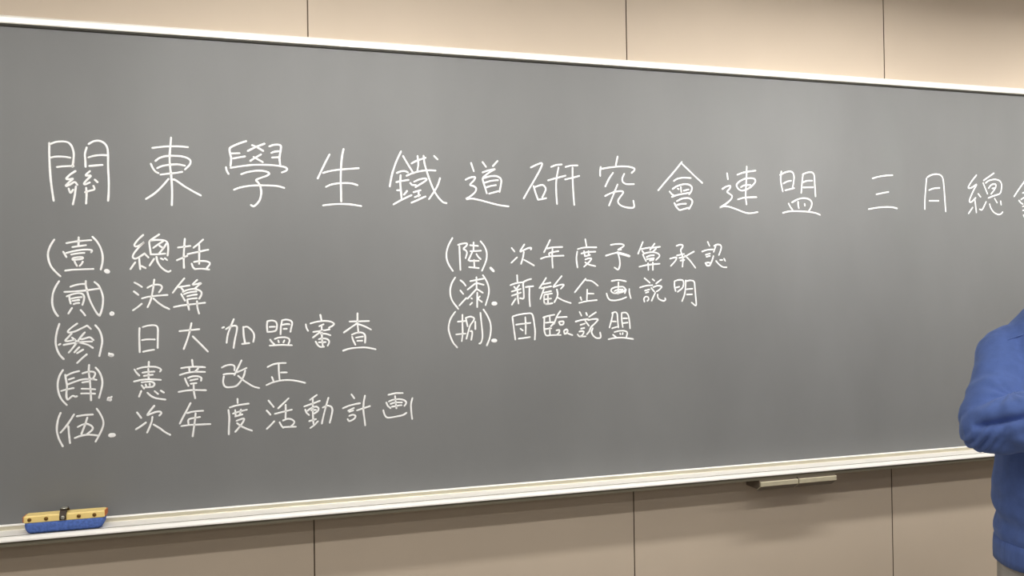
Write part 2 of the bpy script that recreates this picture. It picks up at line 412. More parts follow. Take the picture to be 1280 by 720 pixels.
# ------------------------------------------------------------------ chalk writing: board coordinates in tenths of a millimetre (x, z)
WRITING = {
 'heading': [
  '-6160,17875 -6163,17510 -6143,17050 -6110,16727 -6076,16470;-6136,17849 -6014,17908 -5856,17927 -5734,17905 -5661,17812 -5619,17637 -5635,17445 -5654,17308;-6139,17516 -6030,17547 -5859,17552 -5701,17530;-5996,17293 -5837,17317 -5629,17328;-5336,17797 -5380,17645 -5369,17481 -5365,17317;-5291,17881 -5191,17953 -5066,17977 -4954,17935 -4872,17828 -4857,17635 -4862,17332 -4846,16947 -4853,16671 -4868,16492;-5299,17552 -5169,17597 -5019,17619 -4882,17618;-5283,17339 -5134,17357 -4984,17375;-5588,17207 -5717,17116 -5811,17005 -5730,17001 -5624,17031 -5743,16925 -5829,16820 -5707,16871 -5608,16955 -5552,16870;-5744,16775 -5709,16648 -5647,16750;-5584,16833 -5611,16601 -5655,16388;-5267,17216 -5347,17140 -5372,17093 -5224,17116 -5324,17017 -5411,16906 -5387,16874 -5275,16936;-5162,17008 -5101,16946;-5381,16693 -5277,16731 -5157,16761 -5196,16856;-5358,16803 -5347,16634 -5362,16415',
  '-3403,18119 -3420,17903 -3443,17650 -3439,17422 -3417,17221 -3396,16968 -3390,16716 -3402,16407;-3843,17837 -3640,17870 -3429,17895 -3193,17899 -3004,17888;-3772,17513 -3690,17591 -3549,17641 -3361,17658 -3172,17651 -3031,17620 -2941,17552 -2956,17450 -3081,17319;-3882,17439 -3843,17335 -3775,17236 -3705,17208;-3734,17333 -3622,17392 -3434,17430 -3245,17446 -3085,17415;-3659,17171 -3483,17199 -3319,17218 -3148,17254;-3473,17068 -3615,16888 -3792,16695 -4002,16553;-3367,17058 -3309,17047 -3110,16894 -2897,16764 -2712,16666',
  '-1593,18095 -1771,18029 -1980,17926 -2010,17878 -1990,17737 -1966,17648 -1986,17441;-1982,17763 -1762,17776;-1923,17636 -1775,17667 -1627,17698;-1140,18045 -1327,17968 -1557,17843;-1451,17997 -1315,17942 -1174,17856;-1230,17763 -1368,17680 -1500,17585;-1417,17692 -1306,17630 -1188,17564;-1023,17979 -927,18022 -789,18040 -721,18009 -740,17872 -775,17687 -752,17504;-972,17811 -904,17845 -791,17862;-956,17694 -768,17706;-2096,17407 -2085,17322 -2037,17233;-1986,17389 -1729,17441 -1432,17484 -1159,17497 -858,17488 -632,17456 -569,17405 -608,17351 -714,17309;-1726,17234 -1583,17292 -1360,17335 -1185,17340 -1061,17307 -1024,17266 -1087,17212 -1237,17156 -1382,17095 -1301,17025 -1253,16917 -1229,16761 -1269,16578 -1345,16473 -1432,16399 -1498,16444;-1907,16829 -1784,16884 -1562,16935 -1314,16959 -1015,16961 -814,16948 -658,16904',
  '515,17823 369,17539 201,17175;340,17325 523,17383 758,17425 1022,17451 1282,17478;884,17982 836,17767 812,17472 797,17177 804,16884 805,16576;413,16955 544,17024 754,17061 964,17075 1123,17060 1241,17020;329,16462 538,16492 799,16510 1063,16501 1332,16460',
  '2426,17970 2285,17679 2172,17349 2105,17007;2479,17849 2586,17661 2761,17379;2303,17380 2419,17432 2528,17441 2605,17402;2404,17328 2392,17082 2411,16864 2422,16687;2286,17129 2442,17165 2621,17197;2302,16908 2384,16910;2576,16895 2492,16790;2202,16520 2408,16641 2698,16783;2710,17651 2835,17724 3100,17820;2878,17862 2903,17643 2864,17436;3045,17873 3069,17648 3149,17376 3243,17103 3338,16884 3461,16707 3572,16599 3671,16581;2568,17310 2748,17392 2970,17453 3192,17481 3374,17473;3338,17878 3434,17784;2669,17116 2715,17057 2826,17060;2772,17152 2911,17218 3078,17255 3139,17224 3049,17153 2909,17067 2811,17004;2754,16863 2949,16925;2893,16888 2896,16751;2788,16730 2933,16788;2695,16575 2876,16655 3085,16755;3497,17269 3439,17080 3324,16884 3181,16683',
  '4384,17717 4461,17487;4220,17243 4350,17311 4508,17334 4478,17244 4318,17095 4432,17081 4532,17021 4502,16909 4371,16794 4192,16688 4398,16725 4657,16674 4975,16595 5208,16543 5457,16519;4716,17755 4816,17618;5153,17797 5014,17646;4712,17461 4872,17521 5130,17585 4945,17495 4768,17364 4704,17292 4737,17166 4792,16999 4828,16874;4753,17307 4928,17362 5103,17373 5234,17320 5262,17236 5230,17066 5199,16924;4766,17173 4955,17234 5160,17256;4807,17042 4953,17087 5099,17113;4892,16869 5199,16952',
  '6137,17643 6294,17719 6500,17803 6428,17609 6258,17318 6074,17028 5911,16754;6210,17117 6267,16918 6339,16725;6248,17083 6406,17144 6512,17152 6586,17054 6554,16952 6467,16793;6339,16725 6460,16744 6587,16775;6747,17676 6900,17738 7075,17758;6650,17285 6894,17357 7186,17437;6975,17668 6920,17421 6892,17190 6893,16902 6913,16614;7190,17689 7360,17737 7561,17744;7169,17327 7386,17376 7609,17440;7406,17681 7401,17376 7416,16971 7441,16594',
  '8825,18047 8766,17789;8286,17722 8262,17589 8266,17457;8320,17670 8612,17722 8932,17761 9188,17757 9349,17718 9374,17665 9266,17573;8673,17562 8543,17391 8422,17154;9031,17543 8958,17402 8972,17299 9083,17228 9341,17243;8811,17221 8712,16998 8530,16598;8408,16875 8568,16951 8760,17014 8936,17033 9006,16999 8917,16885 8819,16765 8818,16677 8912,16590 9104,16540 9313,16537 9340,16597 9310,16753',
  '10926,17951 10660,17642 10389,17364 10130,17079;10932,17891 11163,17701 11363,17525 11604,17334;10648,17371 10756,17440 10958,17481 11220,17470;10601,17129 10753,17223 10988,17288 11156,17277 11256,17204 11237,17082 11150,16975;10500,17051 10581,16963 10648,16934;10771,17142 10808,17124;10879,17189 10890,17045;10974,17083 11136,17126;10574,16888 10748,16951 11151,17020;10738,16764 10913,16849 11149,16869 11265,16795 11246,16689 11143,16536;10654,16709 10725,16574 10813,16500;10743,16650 10877,16682 11044,16691;10840,16495 11126,16572',
  '12461,17656 12486,17469;12290,17166 12419,17246 12576,17280 12564,17203 12433,17077 12536,17024 12639,16959 12585,16850 12409,16709 12148,16576 12339,16646 12512,16624 12789,16546 13032,16457 13225,16422 13509,16470;12816,17616 13056,17703 13463,17761;13154,17882 13141,17588 13109,17185 13094,16937 13125,16705;13069,17499 12875,17411 12768,17300 12835,17179 12957,17120 13151,17170 13330,17283 13456,17410 13440,17503 13299,17530 13069,17499;12935,17236 13048,17301 13277,17312;13151,17170 13294,17245;12822,16854 13041,16920 13482,16938',
  '14387,17762 14353,17526 14385,17307 14429,17136;14338,17651 14520,17741 14703,17781 14812,17743 14853,17602 14823,17412 14784,17254;14459,17387 14587,17453 14734,17479;14517,17175 14846,17249;15178,17706 15136,17451 15099,17103;15159,17689 15326,17757 15511,17772 15592,17701 15604,17399 15626,17002;15154,17436 15321,17494 15506,17499;15177,17278 15539,17293;14629,16762 14681,16669 14770,16560;14757,16796 14941,16894 15163,16946 15383,16918 15493,16825 15471,16682 15376,16544;14977,16822 14975,16721 15002,16620;15214,16763 15224,16703;14416,16461 14642,16517 14971,16525 15338,16512 15634,16478 15782,16416',
  '17807,17631 18023,17692 18299,17736 18595,17757;17945,17113 18169,17160 18425,17205;17631,16629 17924,16679 18277,16711 18553,16709 18750,16670',
  '19959,17687 19910,17303 19874,16970 19867,16664;19992,17731 20145,17808 20351,17847 20535,17826 20636,17721 20670,17387 20694,16985 20722,16600;20052,17299 20217,17360 20484,17383;20056,16946 20433,16953',
  '22038,17853 21830,17650 21642,17392 21824,17413 22083,17582 21907,17347 21687,16952 21792,16920 21986,17084;22096,17222 22199,17115;21943,17059 21980,16805 22008,16578;21851,16752 21678,16546;22147,16699 22253,16656 22431,16956;22785,17942 22341,17680;22424,17597 22555,17686 22814,17737 23030,17698 23122,17580 23096,17373 23040,17234 22758,17167 22528,17087;22317,17594 22493,17230;22549,17422 22637,17527 22746,17571 22875,17564 22850,17436 22652,17226;22699,17416 22829,17429;22799,17075 22903,16930;22579,16883 22619,16747 22744,16595 22937,16519 23067,16548 23134,16618;23056,16994 23075,16864',
  '24344,17929 24080,17655 23853,17407 23649,17160;24351,17870 24657,17599 25031,17275;23853,17029 23939,16941 24026,16908;24027,17289 24249,17346 24561,17342;23950,17062 24111,17145 24423,17176 24690,17111 24639,16884;24015,16821 24327,16896 24618,16925;24243,17103 24248,16912;24021,16682 24323,16739 24591,16726 24700,16640 24582,16360;24043,16527 24158,16320;24140,16493 24452,16525;24158,16303 24560,16377',
 ],
 'item 1': [
  '-6072,15525 -6148,15398 -6202,15262 -6217,15145 -6195,14990 -6144,14854 -6050,14736 -5946,14628;-5807,15438 -5630,15474 -5435,15499 -5257,15513;-5535,15586 -5542,15380;-5675,15341 -5525,15365 -5374,15391;-5879,15227 -5810,15096;-5818,15194 -5650,15243 -5455,15279 -5295,15283 -5232,15263 -5260,15214;-5704,15159 -5597,15184 -5411,15200;-5670,15028 -5678,15071 -5563,15096 -5439,15096 -5457,15047 -5634,15028;-5643,15028 -5617,14949 -5579,14880;-5449,14988 -5476,14929 -5521,14880;-5839,14764 -5654,14789 -5442,14795 -5213,14804;-5229,15598 -5132,15490 -5052,15342 -5006,15165 -5002,14987 -5049,14789;*-4932,14757 -4887,14737',
  '-4076,15649 -4187,15544 -4290,15404 -4263,15354 -4180,15374 -4022,15495 -4171,15354 -4301,15184 -4330,15085 -4266,15045 -4173,15095 -4044,15188;-4053,15188 -3961,15084;-4174,15065 -4166,14925 -4154,14795;-4267,14965 -4378,14796;-4130,14875 -4029,14820;-3832,15054 -3936,14884;-3705,15667 -3817,15586 -3944,15495 -3931,15385 -3905,15164;-3920,15505 -3743,15530 -3576,15517 -3511,15467 -3494,15306 -3514,15134;-3905,15160 -3729,15164 -3570,15181;-3613,15497 -3726,15416 -3848,15325;-3698,15376 -3606,15316;-3539,15437 -3596,15336 -3710,15189;-3776,15104 -3758,14984 -3694,14863 -3593,14762 -3500,14715 -3449,14751;-3674,15064 -3618,15034;-3580,15068 -3525,15019',
  '-3268,15336 -3126,15357 -2974,15378;-3105,15560 -3126,15327 -3139,15022 -3132,14820;-3299,15013 -3186,15063 -3053,15124;-2671,15542 -2773,15439 -2902,15331;-3043,15168 -2823,15219 -2545,15283;-2764,15409 -2767,15164 -2773,14920;-2950,14931 -2923,14839 -2876,14788;-2893,14971 -2749,14997 -2596,14991 -2510,14950 -2520,14899 -2588,14817;-2876,14788 -2713,14801 -2531,14776',
 ],
 'item 2': [
  '-5977,14512 -6062,14367 -6116,14212 -6135,14037 -6119,13881 -6067,13744 -6007,13661;-5729,14373 -5622,14411 -5516,14433 -5392,14438;-5862,14247 -5659,14254 -5375,14276 -5071,14322;-5387,14512 -5392,14418 -5358,14241 -5306,14043 -5219,13845 -5140,13696 -5087,13650;-5195,14485 -5106,14405 -5045,14276 -5002,14098 -5013,13901 -5050,13743 -5087,13650;-5810,14139 -5695,14186 -5571,14214 -5465,14203 -5425,14134 -5431,14045 -5468,13924;-5757,14148 -5749,14050 -5724,13962;-5714,14079 -5608,14103 -5484,14115;-5688,14026 -5537,14047;-5662,13947 -5609,13966 -5538,13973;-5698,13854 -5779,13719;-5508,13802 -5452,13732 -5408,13666;-4816,13735 -4851,13700 -4826,13664 -4782,13671 -4771,13708 -4807,13733',
  '-4290,14462 -4208,14416 -4117,14349;-4307,14241 -4201,14150;-4330,13769 -4223,13843 -4126,13931;-3991,14327 -3904,14382 -3792,14407 -3690,14396 -3648,14343 -3673,14279 -3725,14210;-3832,14532 -3858,14322 -3897,14101 -3936,13962 -3993,13839;-4120,14061 -3999,14099 -3795,14120 -3528,14140;-3855,14057 -3760,13959 -3630,13856 -3491,13783',
  '-3125,14556 -3230,14426 -3326,14305 -3402,14195;-3259,14335 -3004,14373;-3203,14314 -3157,14253;-2821,14513 -2956,14382 -2851,14401 -2702,14441 -2804,14370 -2881,14290;-3166,14212 -3062,14262 -2910,14286 -2786,14258 -2720,14206 -2724,14135 -2779,14034;-3205,14162 -3168,14081 -3118,13989;-3139,14155 -3024,14200 -2844,14218;-3063,14099 -2968,14124 -2835,14143;-3064,14018 -2950,14037 -2836,14049;-3383,13832 -3179,13872 -2914,13900 -2636,13930;-3064,14008 -3047,13886 -3025,13758;-2833,13974 -2829,13821 -2787,13654',
 ],
 'item 3': [
  '-5979,13474 -6028,13315 -6061,13141 -6066,12986 -6032,12829 -5972,12701 -5891,12610;-5996,12960 -5961,12983;-5587,13470 -5703,13385 -5800,13290 -5783,13247 -5633,13276 -5491,13350 -5366,13416;-5357,13406 -5286,13331;-5713,13229 -5793,13134 -5864,13058 -5811,13037 -5635,13080;-5705,13131 -5591,13020;-5421,13250 -5501,13155 -5582,13030 -5672,12896 -5779,12766;-5502,13076 -5404,13103 -5306,13135 -5230,13055;-5891,12957 -5759,12976 -5583,13010 -5423,13021 -5263,13020;-5574,13010 -5423,12966 -5335,12934 -5246,12862;-5548,12892 -5655,12768;-5460,12830 -5594,12746;-5381,12710 -5480,12625 -5596,12506;-5187,13421 -5099,13311 -5050,13172 -5030,13013 -5059,12856 -5102,12657;-4885,12722 -4868,12662 -4827,12647 -4795,12690;*-4862,12680 -4817,12671',
  '-4186,13327 -4193,13128 -4190,12928 -4185,12723;-4108,13345 -4007,13377 -3877,13389 -3794,13377 -3757,13316 -3765,13076 -3771,12815;-4130,13022 -4010,13037 -3834,13027;-4109,12730 -3995,12752 -3855,12772',
  '-3256,13223 -3092,13233 -2787,13257;-2972,13418 -3006,13236 -3075,12995 -3159,12769;-2945,13083 -2772,12895 -2587,12685',
  '-2233,13278 -2190,13297;-2142,13245 -2054,13304 -1937,13332 -1868,13310 -1884,13166 -1931,12962 -1963,12757;-1950,13497 -2025,13314 -2105,13110 -2132,12896;-1722,13296 -1714,13079 -1683,12882;-1712,13285 -1623,13299 -1526,13218 -1458,13113 -1453,13010 -1480,12897;-1756,12853 -1579,12868',
  '-1122,13426 -1137,13312 -1125,13146;-1116,13426 -1006,13445 -906,13411 -877,13327 -899,13171 -1009,13147 -1119,13146;-1068,13273 -932,13276;-755,13428 -787,13283 -796,13074;-755,13439 -644,13457 -523,13423 -493,13360 -525,13235 -546,13135;-746,13320 -655,13336 -564,13330;-717,13214 -637,13216;-1062,12946 -1013,12872 -953,12818;-942,12957 -851,12992 -690,12998 -589,12964 -565,12900 -601,12818;-856,12919 -842,12867;-701,12915 -728,12859;-1074,12787 -813,12799 -514,12779',
  '222,13565 251,13416;-34,13338 131,13383 317,13400 483,13383 587,13323 555,13271 440,13214;-153,13320 -142,13235 -98,13144;306,13309 192,13259;250,13289 256,13109 259,12897 278,12727;35,13115 252,13134 460,13171;294,13150 148,13059 23,12963;230,13057 355,13060 479,13014;177,12916 270,12939 384,12925 446,12870 439,12807 403,12740;94,12860 134,12774 205,12708 309,12716;176,12836 352,12835',
  '1196,13588 1192,13298 1214,13062;982,13367 1218,13366 1499,13366;1186,13320 1005,13196 831,13077;1228,13287 1387,13229 1552,13139;1038,13013 1151,13059 1278,13071 1363,13036 1400,12971 1385,12789;1044,12964 1074,12852 1130,12743;1145,12931 1336,12956;1180,12844 1314,12845;804,12593 956,12642 1167,12663 1401,12666 1667,12604',
 ],
 'item 4': [
  '-5911,12348 -5985,12225 -6027,12071 -6032,11916 -5999,11739 -5939,11610 -5835,11492;-5863,12229 -5846,12102 -5822,11945 -5840,11809 -5842,11673 -5816,11610 -5763,11660 -5701,11715 -5648,11679 -5609,11691;-5846,12199 -5713,12268 -5554,12305;-5785,12109 -5670,12143;-5804,11993 -5662,12045 -5503,12097 -5307,12108 -5174,12073;-5954,11838 -5840,11868 -5681,11896;-5334,12453 -5345,12277 -5322,12079 -5306,11843 -5298,11578;-5483,12247 -5359,12281 -5252,12283 -5190,12241 -5217,12163 -5263,12087;-5489,12024 -5326,12044;-5505,11872 -5363,11861 -5203,11842;-5515,11755 -5364,11752 -5207,11736;-5189,12379 -5109,12277 -5056,12147 -5036,11988 -5069,11812 -5119,11628;-4927,11569 -4882,11602 -4836,11644;*-4896,11603 -4873,11576',
  '-3979,12478 -3984,12362;-4248,12306 -4128,12343 -3962,12351 -3814,12341 -3721,12301 -3693,12260 -3722,12221;-4312,12299 -4267,12213 -4203,12141;-3995,12302 -3987,12062;-4129,12208 -4000,12222 -3852,12226;-4097,12126 -3890,12148;-4324,11997 -4168,12030 -3965,12037 -3705,12010;-4150,11969 -4039,11980 -3910,11975 -3851,11926 -3865,11876 -3902,11842;-4151,11899 -4096,11811;-4058,11915 -4044,11855;-3966,11931 -3963,11891;-4068,11842 -3911,11845;-4161,11754 -4212,11617;-4020,11704 -3932,11609 -3822,11554 -3673,11523 -3602,11509;-3853,11736 -3774,11662;-3712,11743 -3638,11690',
  '-2967,12489 -2950,12322;-3225,12286 -3064,12306 -2874,12309 -2660,12286;-3036,12275 -3031,12204;-2821,12260 -2894,12188;-3258,12116 -3103,12162 -2913,12183 -2661,12168;-3067,12033 -2971,12069 -2838,12070 -2743,12029 -2759,11949;-3139,12026 -3106,11923 -3059,11830;-3014,11966 -2839,11997;-3002,11882 -2869,11893;-3293,11689 -3108,11715 -2899,11721 -2642,11699;-2936,11855 -2934,11672 -2901,11509',
  '-2256,12265 -2143,12316 -2026,12332 -1939,12293 -1950,12181;-1775,12431 -1861,12249 -1951,12058;-2217,12085 -2106,12101 -1970,12095;-2208,12037 -2231,11905 -2207,11792 -2139,11748 -2013,11752 -1905,11772 -1816,11867 -1726,12007 -1685,12170;-1892,12127 -1774,12174 -1651,12231;-1863,12037 -1757,11936 -1620,11827 -1483,11738 -1345,11697',
  '-1130,12235 -999,12299 -839,12324 -673,12322;-853,12294 -851,12095 -834,11897;-801,12079 -650,12073;-1027,11973 -988,11868;-1165,11765 -1005,11831 -824,11869 -622,11877 -400,11842 -186,11780',
 ],
 'item 5': [
  '-5971,11310 -6030,11158 -6058,10985 -6059,10849 -6017,10672 -5931,10491;-5678,11255 -5777,11085 -5866,10954 -5976,10828;-5804,10974 -5794,10774 -5773,10559;-5614,11203 -5458,11224 -5262,11228;-5384,11161 -5442,10968 -5519,10767;-5598,10942 -5495,10995 -5389,11008 -5300,10964 -5256,10898 -5293,10832 -5391,10759;-5666,10675 -5551,10720 -5391,10744 -5249,10725 -5142,10701;-5175,11369 -5092,11233 -5031,11082 -5023,10963 -5088,10780 -5206,10561;*-4876,10696 -4797,10695',
  '-4264,11227 -4168,11083;-4290,10807 -4179,10874 -4059,10963;-3864,11372 -3954,11261 -4044,11130 -3955,11171 -3825,11218 -3714,11218 -3699,11171 -3748,11119;-3910,11098 -3920,10999 -3968,10862 -4034,10712;-3884,10901 -3737,10798 -3626,10697 -3500,10617',
  '-3013,11397 -3094,11235 -3190,11058 -3271,10891;-3095,11144 -2943,11180 -2714,11184;-2896,11133 -2917,10921 -2948,10721 -2972,10550;-3069,10880 -3078,10981 -2983,11010 -2792,11030;-3234,10825 -3041,10844 -2794,10837 -2545,10835',
  '-1884,11448 -1881,11335;-2073,11232 -1940,11272 -1784,11293 -1610,11307;-2107,11172 -2084,10976 -2098,10772 -2104,10547;-1997,11074 -1844,11117 -1657,11154;-1942,11163 -1933,11009;-1801,11170 -1826,11044;-1943,10995 -1767,11041;-1910,10884 -1807,10920 -1719,10935 -1739,10864 -1829,10736 -1944,10603;-1902,10822 -1790,10729 -1673,10665 -1536,10605',
  '-1120,11363 -992,11190;-1169,11108 -1075,10992;-1169,10630 -1058,10732 -981,10817;-614,11396 -730,11287 -877,11148;-964,11007 -793,11044 -534,11095;-690,11232 -689,11044 -699,10878;-760,10823 -654,10865 -553,10849 -473,10792 -484,10730 -566,10651;-847,10786 -808,10696 -754,10635;-728,10650 -438,10643',
  '107,11449 -69,11327;-220,11162 -39,11216 184,11289;3,11344 0,11112 1,10860 12,10690;-134,11046 -41,11115 83,11146 155,11104 133,11021 40,10963;-195,11081 -165,10995 -100,10933;-41,11051 82,11055;-96,10770 79,10813;-68,10590 36,10657 130,10757;406,11362 352,11179 287,10949 228,10688;258,11109 373,11156 476,11130 512,11043 484,10896 433,10698',
  '1007,11422 1082,11312;778,11061 979,11136 1233,11172;918,10990 1072,11056;945,10956 1050,10989;943,10850 1039,10883 1112,10851 1101,10787 1016,10728 931,10705 900,10767;1367,11373 1328,11193 1315,10979 1344,10763 1363,10573;1150,10988 1316,11033 1497,11081',
  '1995,11360 2180,11399 2387,11389;2175,11323 2188,11171 2207,10985;2004,11180 2134,11228 2308,11230 2439,11191 2486,11123 2426,11039;1934,11158 1970,11063 2045,11001;2050,11113 2177,11145 2362,11136;2088,11035 2350,11065;1850,10955 1880,10830 1944,10740 2085,10747 2302,10774 2412,10801 2478,10847;2648,11246 2602,11084 2610,10888 2633,10673',
 ],
 'item 6': [
  '3824,15618 3708,15418 3649,15230 3646,15053 3700,14887 3822,14702;3980,15426 4106,15464 4243,15476 4231,15409 4115,15315 4206,15275 4239,15208 4191,15057;4018,15386 4027,15075 4038,14730;4322,15420 4552,15398;4427,15499 4419,15275;4331,15253 4492,15257 4635,15264;4389,15242 4330,15119 4270,14996;4503,15175 4548,15096 4623,15029;4305,14981 4569,14984;4431,15007 4440,14806;4284,14807 4566,14779;4623,15533 4737,15399 4804,15231 4801,15051 4741,14883 4657,14704;*4907,14781 4989,14696',
  '5531,15345 5612,15243;5520,14926 5686,15077;5912,15448 5839,15345 5761,15225 5898,15288 6018,15341 6119,15357 6101,15300;5892,15232 5859,15050 5802,14891;5894,15009 6036,14931 6190,14844',
  '6684,15577 6596,15404 6497,15225;6595,15328 6741,15363 7054,15375;6753,15324 6737,15071 6752,14777;6660,15117 6637,15209 6935,15255;6397,15037 6543,15088 6811,15117 7092,15124',
  '7766,15605 7801,15407;7526,15314 7725,15365 8113,15366;7512,15244 7477,15047 7512,14781;7635,15186 7823,15228 8078,15240;7723,15256 7746,15117;7861,15256 7866,15151;7746,15105 7909,15147;7757,15012 7870,15051 7965,15047 7893,14953 7716,14803;7756,14931 7867,14860 8066,14818',
  '8568,15440 8708,15462 8874,15469 8994,15441 8963,15387 8757,15285 8897,15304;8406,15121 8577,15175 8755,15210;*8768,15210 8933,15175 9151,15111;8793,15187 8841,15022 8851,14857 8798,14692 8672,14775',
  '9597,15531 9516,15353 9436,15180;9529,15317 9685,15341 9842,15365;9567,15270 9618,15210;9980,15485 9828,15294;9894,15354 10157,15390;10025,15330 9918,15246;9630,15187 9787,15222 9971,15227 10101,15187 10153,15115 10019,14996;9591,15163 9628,15068 9692,14961;9707,15080 9812,15127 9956,15134;9719,15020 9954,15048;9809,14977 9940,15001;9468,14795 9703,14847 10135,14883;9756,14901 9765,14699;9913,14924 9909,14698',
  '10701,15415 10822,15459 10923,15440 10900,15368 10832,15295 10875,15163 10921,15042 10890,14789;10481,15031 10628,15067 10714,15079 10666,14970 10504,14815;10709,15127 10951,15175;10788,15054 10949,15078;10827,14975 10961,14994;11288,15247 11139,15175 10976,15090;10977,15127 11135,14993 11325,14756',
  '11755,15547 11816,15419;11559,15248 11737,15301 11929,15314;11680,15150 11831,15187;11706,15090 11829,15114;11662,14895 11785,14919 11853,14882 11797,14809 11701,14822 11675,14895;11972,15419 12069,15468 12193,15456 12227,15383 12189,15260 12132,15143;12027,15419 11955,15236;11947,15114 11895,14968 11824,14822;12032,14962 12127,14857 12249,14771 12393,14765;12170,14991 12253,14991;12309,15035 12349,14962',
 ],
 'item 7': [
  '3888,14524 3784,14366 3736,14189 3745,14012 3799,13856 3962,13649;4034,14441 4124,14373 4180,14291;4026,14163 4109,14062;3995,13742 4194,13950;4315,14416 4689,14480;4493,14526 4495,14180;4456,14348 4236,14183;4514,14358 4698,14312;4477,14180 4232,13927;4500,14198 4672,14088;4510,14090 4504,13688;4336,13941 4358,13925;4299,13759 4361,13813;4585,13989 4519,13923 4645,13831;4679,14581 4792,14412 4852,14220 4845,14041 4747,13740;*4966,13781 5039,13782',
  '5680,14569 5687,14392;5480,14292 5646,14347 5848,14372;5586,14246 5632,14189;5740,14290 5656,14188;5513,14111 5786,14182;5518,13991 5785,14078;5686,14120 5692,13939 5713,13768;5628,13906 5514,13738;6096,14461 5956,14424 5848,14368 5869,14140 5877,13890 5758,13919;5930,14231 6157,14255;6044,14207 6032,13933 6053,13683',
  '6546,14487 6447,14339 6341,14199;6446,14305 6677,14348;6396,14191 6700,14245;6494,14224 6431,14065 6363,13887;6467,14064 6698,14107;6490,14007 6721,14038;6478,13973 6474,13767 6546,13731;6512,13876 6694,13896;6594,13994 6595,13742;6498,13755 6595,13737 6729,13762;7021,14536 6872,14369 6743,14215 6797,14232 6968,14288 7110,14298 6991,14173;6869,14156 6903,13990 6790,13784;6901,13916 7059,13826 7291,13753',
  '7760,14454 7596,14270 7419,14063;7785,14407 7934,14394 8033,14335 8137,14248;7805,14140 7788,13838;7828,14023 8003,14016;7590,13922 7621,13836;7543,13753 7775,13803 8100,13826',
  '8576,14377 8793,14415 9035,14365;8792,14339 8773,13998;8930,14208 8751,14210 8585,14165 8541,14095 8608,14024 8761,14015 8940,14055 9024,14137 8943,14204;8991,14019 9031,14125;8660,14082 8763,14128 8929,14126;8723,14046 8915,14079;8406,14020 8442,13898 8516,13814 8681,13805 8886,13839 9035,13901;9134,14142 9132,14029 9181,13868',
  '9631,14455 9803,14318;9891,14424 9956,14376;10180,14410 10007,14292;9478,14179 9666,14231 9888,14245;9913,14185 10058,14232 10216,14206 10109,14100 10016,14053;9848,14162 9945,14054;9638,14082 9789,14120;9663,14017 9754,14045;9619,13757 9595,13845 9661,13915 9752,13890 9763,13818 9711,13779;9976,14018 9854,13781;10054,13969 10052,13874 10130,13801 10261,13763 10315,13810 10294,13851',
  '10616,14346 10613,14202 10650,14057;10616,14358 10750,14397 10897,14391 10930,14294 10892,14150 10717,14037;10652,14158 10773,14188;10990,14378 10980,14125 10942,13933 10859,13753;11003,14354 11151,14377 11286,14351 11296,14170 11318,13903 11341,13636 11313,13601 11180,13707;11012,14105 11214,14122;11023,13948 11203,13953',
 ],
 'item 8': [
  '3874,13571 3747,13403 3689,13239 3675,13084 3729,12884 3805,12704 3917,12579;3943,13295 4178,13311;4078,13485 4074,13229 4081,12940 4049,12752;3893,12941 4161,12960;4172,13394 4305,13435 4419,13388 4395,13311 4302,13202 4254,13069 4182,12815;4172,13394 4221,13159;4441,13287 4442,13075;4299,13023 4345,13033 4356,12955 4319,12782;4594,13530 4614,13283 4644,12992 4646,12813 4593,12669 4547,12671;4681,13622 4790,13459 4880,13255 4895,13053 4862,12829 4766,12608;*4942,12744 5023,12739',
  '5526,13387 5546,13194 5574,12967 5603,12751;5538,13409 5704,13451 5918,13481 6114,13488 6155,13316 6187,13065 6197,12950 6182,12734;5629,13169 5842,13192 6057,13209;5905,13379 5918,13140 5909,12901;5757,13053 5828,13001;5698,12771 6039,12807',
  '6444,13356 6590,13398 6784,13428;6480,13355 6464,13103 6474,12943 6520,12827 6678,12846 6970,12842;6638,13386 6648,13236;6514,13205 6805,13221 6670,13098;6499,13023 6681,13041;6633,13053 6642,12847;6969,13533 6857,13393 6768,13165;6880,13351 7162,13356;6915,13219 6950,13137;6940,13230 7074,13238 7048,13135 6962,13133;6838,12979 6936,12995 6922,12908 6836,12842;7081,12881 7058,12962 7144,13006 7192,12959 7142,12879 7081,12869;7191,12878 7326,12828',
  '7554,13498 7614,13381;7757,13466 7788,13391;8069,13472 7847,13344;7430,13214 7617,13260 7816,13279;7816,13251 7991,13280 8154,13272 8039,13158 7900,13045 7860,12929 7772,12839;7728,13230 7838,13088;7577,13118 7715,13154;7593,13006 7700,13026;7537,12926 7686,12946 7660,12842 7560,12775;7481,12847 7535,12776 7733,12782;7962,13015 7910,12905 7971,12787 8070,12714 8220,12721 8185,12886',
  '8599,13438 8571,13286 8485,13018;8573,13438 8676,13476 8739,13435 8748,13235 8770,13011;8569,13197 8696,13189;8566,12993 8745,13035;8879,13432 8876,13232 8910,13019;8879,13439 9020,13453 9096,13369 9131,13155 9140,12978;8927,13278 9056,13275;8925,13137 9066,13150;8640,12881 8794,12917 8973,12912 9061,12862 9021,12734;8593,12805 8689,12731;8818,12845 8830,12810;8908,12850 8899,12808;8447,12675 8638,12709 8918,12713 9238,12657',
 ],
}


